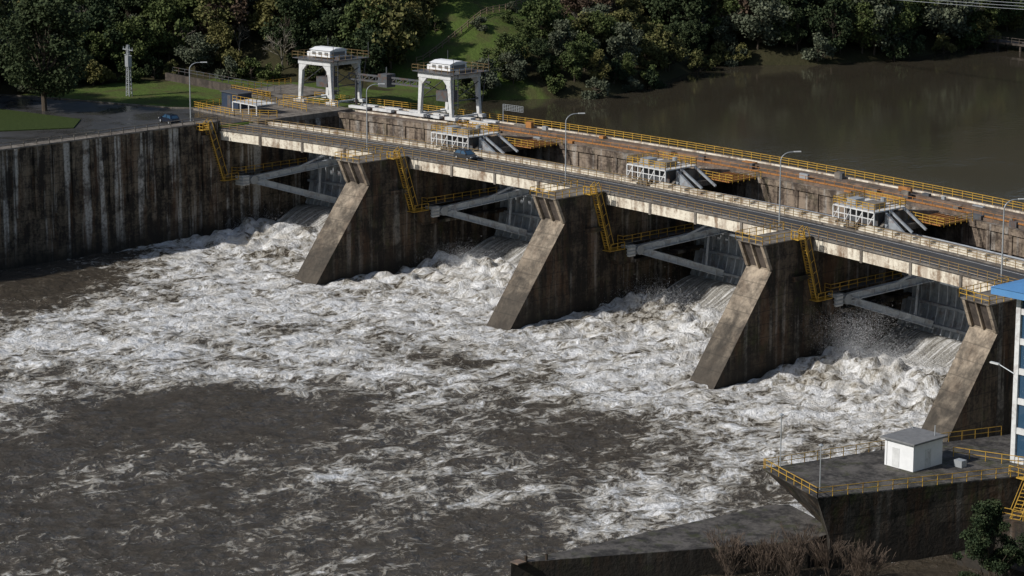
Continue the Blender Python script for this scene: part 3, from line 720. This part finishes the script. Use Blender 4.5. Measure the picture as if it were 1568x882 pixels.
for i,(k,hh,cr) in enumerate([('green',10,4.0),('green',9,4.4),('olive',8,3.8),('olive',9.5,4.),('dark',11,4.2),('dark',9,3.8),('russet',8,3.6),('grey',9,4.),('grey',7.5,3.8)]):
    protos.setdefault(k,[]).append((tree_mesh('crown_%s_%d'%(k,i),hh,cr,hh*.12,30,4400,.36,50+i,[M['bark'],L[k]]),hh))
shr=[(tree_mesh('shrub_%s'%k,4,2.6,.2,14,2100,.3,90+i,[M['bark'],L[k]]),4) for i,k in enumerate(['green','olive','dark','grey','green'])]
bare=[(bare_mesh('bare_a',9,3,M['barkp'],.18),9),(bare_mesh('bare_b',9,5,M['barkp'],.18),9)]
wood=empty('riverbank_woodland'); cnt=0
def put(me,x,y,z,s,parent,sz=1):
    global cnt; cnt+=1
    o=bpy.data.objects.new('tree_%d'%cnt,me); scene.collection.objects.link(o); o.parent=parent
    o.location=(x,y,z); o.rotation_euler=(random.uniform(-.06,.06),random.uniform(-.06,.06),random.uniform(0,6.28)); o.scale=(s,s,s*sz); return o
y=-60.
while y<320:
    x=-66.
    while x>-225:
        X=x+random.uniform(-2.2,2.2);Y=y+random.uniform(-2.2,2.2); D=bankx(Y)-X; on=onset(Y); x-=4.7
        if D<-.4 or D>on+58: continue
        if Y<62 and D<on-2: continue
        if Y<62 and 46<Y and D<on*.5: continue
        md=meadd(X,Y); mn=noise.noise(Vector((X*.1,Y*.1,2)))*4
        if md<8.5+mn:
            if random.random()<.2: put(random.choice(shr)[0],X,Y,terr(X,Y)-.2,random.uniform(.4,.8),wood)
            continue
        if random.random()<.06: continue
        z=terr(X,Y); s1=noise.noise(Vector((X*.05,Y*.05,31))); r=random.random()
        edge=D-(0 if Y>62 else on)
        if edge<2.5 or (60<Y<125 and random.random()<.3):
            me,h0=random.choice(shr); H=random.uniform(2.6,5.2)
        else:
            if r<.07 and edge>5: me,h0=random.choice(bare)
            else:
                v_=s1+random.uniform(-.28,.28)
                if Y>150: v_-=.12
                k='dark' if v_<-.24 else 'green' if v_<.06 else 'grey' if v_<.16 else 'olive' if v_<.47 else 'russet'
                me,h0=random.choice(protos[k])
            H=random.uniform(7,12.5) if not (60<Y<128) else random.uniform(5.,8.5)
            if D>on+28: H*=1.2
        put(me,X,Y,z-.2,H/h0,wood,sz=random.uniform(.85,1.25))
    y+=4.7
big=tree_mesh('evergreen_crown',19,8,2.2,44,17000,.42,201,[M['bark'],L['dark']],trunk_r=.5,lr=(.2,.36))
def single(name,me,x,y,z,s,sz=1):
    o=bpy.data.objects.new(name,me); link(o); o.location=(x,y,z); o.scale=(s,s,s*sz); return o
single('evergreen_tree',big,-117,-11,18.3,1.05)
single('evergreen_tree',big,-133,-20,18.3,.95).rotation_euler=(0,0,2)
for (x,y,s) in ((-95,128,1.3),(-84,172,1.2),(-96,100,.9),(-84,186,1.2)):
    single('bare_tree',bare[0][0] if s>1.15 else bare[1][0],x,y,terr(x,y),s)
single('evergreen_shrub',tree_mesh('shrub_fg',9,3.2,.4,60,26000,.14,301,[M['bark'],L['dark']],lr=(.1,.24)),126.0,-50.5,-1.5,1.2)
tw=paint('twig_brown',(.13,.095,.07),.9)
for i,(x,y) in enumerate(((111,-64),(108,-66),(113.5,-61),(105.5,-68.5),(116,-59),(109.6,-62.5))):
    single('bare_sapling',bare_mesh('sapling_%d'%i,9,20+i,tw,.06,5,.25,4),x,y,-2.5,1.)
b=MB()
fp=[(-101.5,62),(-104.5,76),(-109.5,92),(-116.5,108),(-124,122)]
pp=[]
for p,q in zip(fp,fp[1:]):
    for k in range(7): X=p[0]+(q[0]-p[0])*k/7; Y=p[1]+(q[1]-p[1])*k/7; pp.append(Vector((X,Y,terr(X,Y))))
for a_,c_ in zip(pp,pp[1:]):
    b.beam(a_,a_+Vector((0,0,1.3)),.16); 
    for hh in (.6,1.15): b.beam(a_+Vector((0,0,hh)),c_+Vector((0,0,hh)),.12)
b.obj('wooden_fence',[M['wood']])
e=empty('river_dock'); b=MB(); b.box(-74,-52,193,197,17.3,17.7)
for x in (-72,-66,-60,-54):
    for y_ in (193.5,196.5): b.tube((x,y_,13),(x,y_,18.2),.25,.25)
b.rail((-74,193,17.7),(-52,193,17.7),1.1,2,.12)
b.obj('dock_deck',[M['stone']],e)
b=MB()
for k in range(6):
    p=Vector((-160,140,37-k*.6)); q=Vector((150,120+k*1.5,52-k*.7)); pr=p
    for i in range(1,21):
        t_=i/20; c=p.lerp(q,t_)-Vector((0,0,28*t_*(1-t_))); b.tube(pr,c,.04,.04,0,4,False); pr=c
b.obj('power_lines',[M['galv']])
# ------------------------------------------------------------------ camera, light
cam=bpy.data.cameras.new('camera'); co=link(bpy.data.objects.new('camera',cam)); scene.camera=co
cam.sensor_width=36; cam.lens=4196*36/1568; cam.clip_start=1; cam.clip_end=8000
co.location=(296.3,-271.0,94.0)
th=math.atan(941/4196); Fh=Vector((-.7438,.6684,0)).normalized()
dv=Fh*math.cos(th)-Vector((0,0,1))*math.sin(th); co.rotation_euler=dv.to_track_quat('-Z','Y').to_euler()
el=math.radians(36); sv=Vector((-.3,-.95,0)).normalized()
sd=Vector((sv.x*math.cos(el),sv.y*math.cos(el),math.sin(el)))
sun=bpy.data.lights.new('sun','SUN'); sun.energy=4.0; sun.angle=math.radians(1.5); sun.color=(1,.97,.93)
so=link(bpy.data.objects.new('sun',sun)); so.rotation_euler=(-sd).to_track_quat('-Z','Y').to_euler()
wd=bpy.data.worlds.new('World'); scene.world=wd; wd.use_nodes=True; nt=wd.node_tree
sk=nt.nodes.new('ShaderNodeTexSky'); sk.sky_type='NISHITA'; sk.sun_disc=False; sk.sun_elevation=el; sk.sun_rotation=math.atan2(sv.x,sv.y)
bg=nt.nodes['Background']; nt.links.new(sk.outputs[0],bg.inputs[0]); bg.inputs[1].default_value=.08
scene.view_settings.view_transform='Standard'; scene.view_settings.look='None'; scene.view_settings.exposure=0
print('trees',cnt)
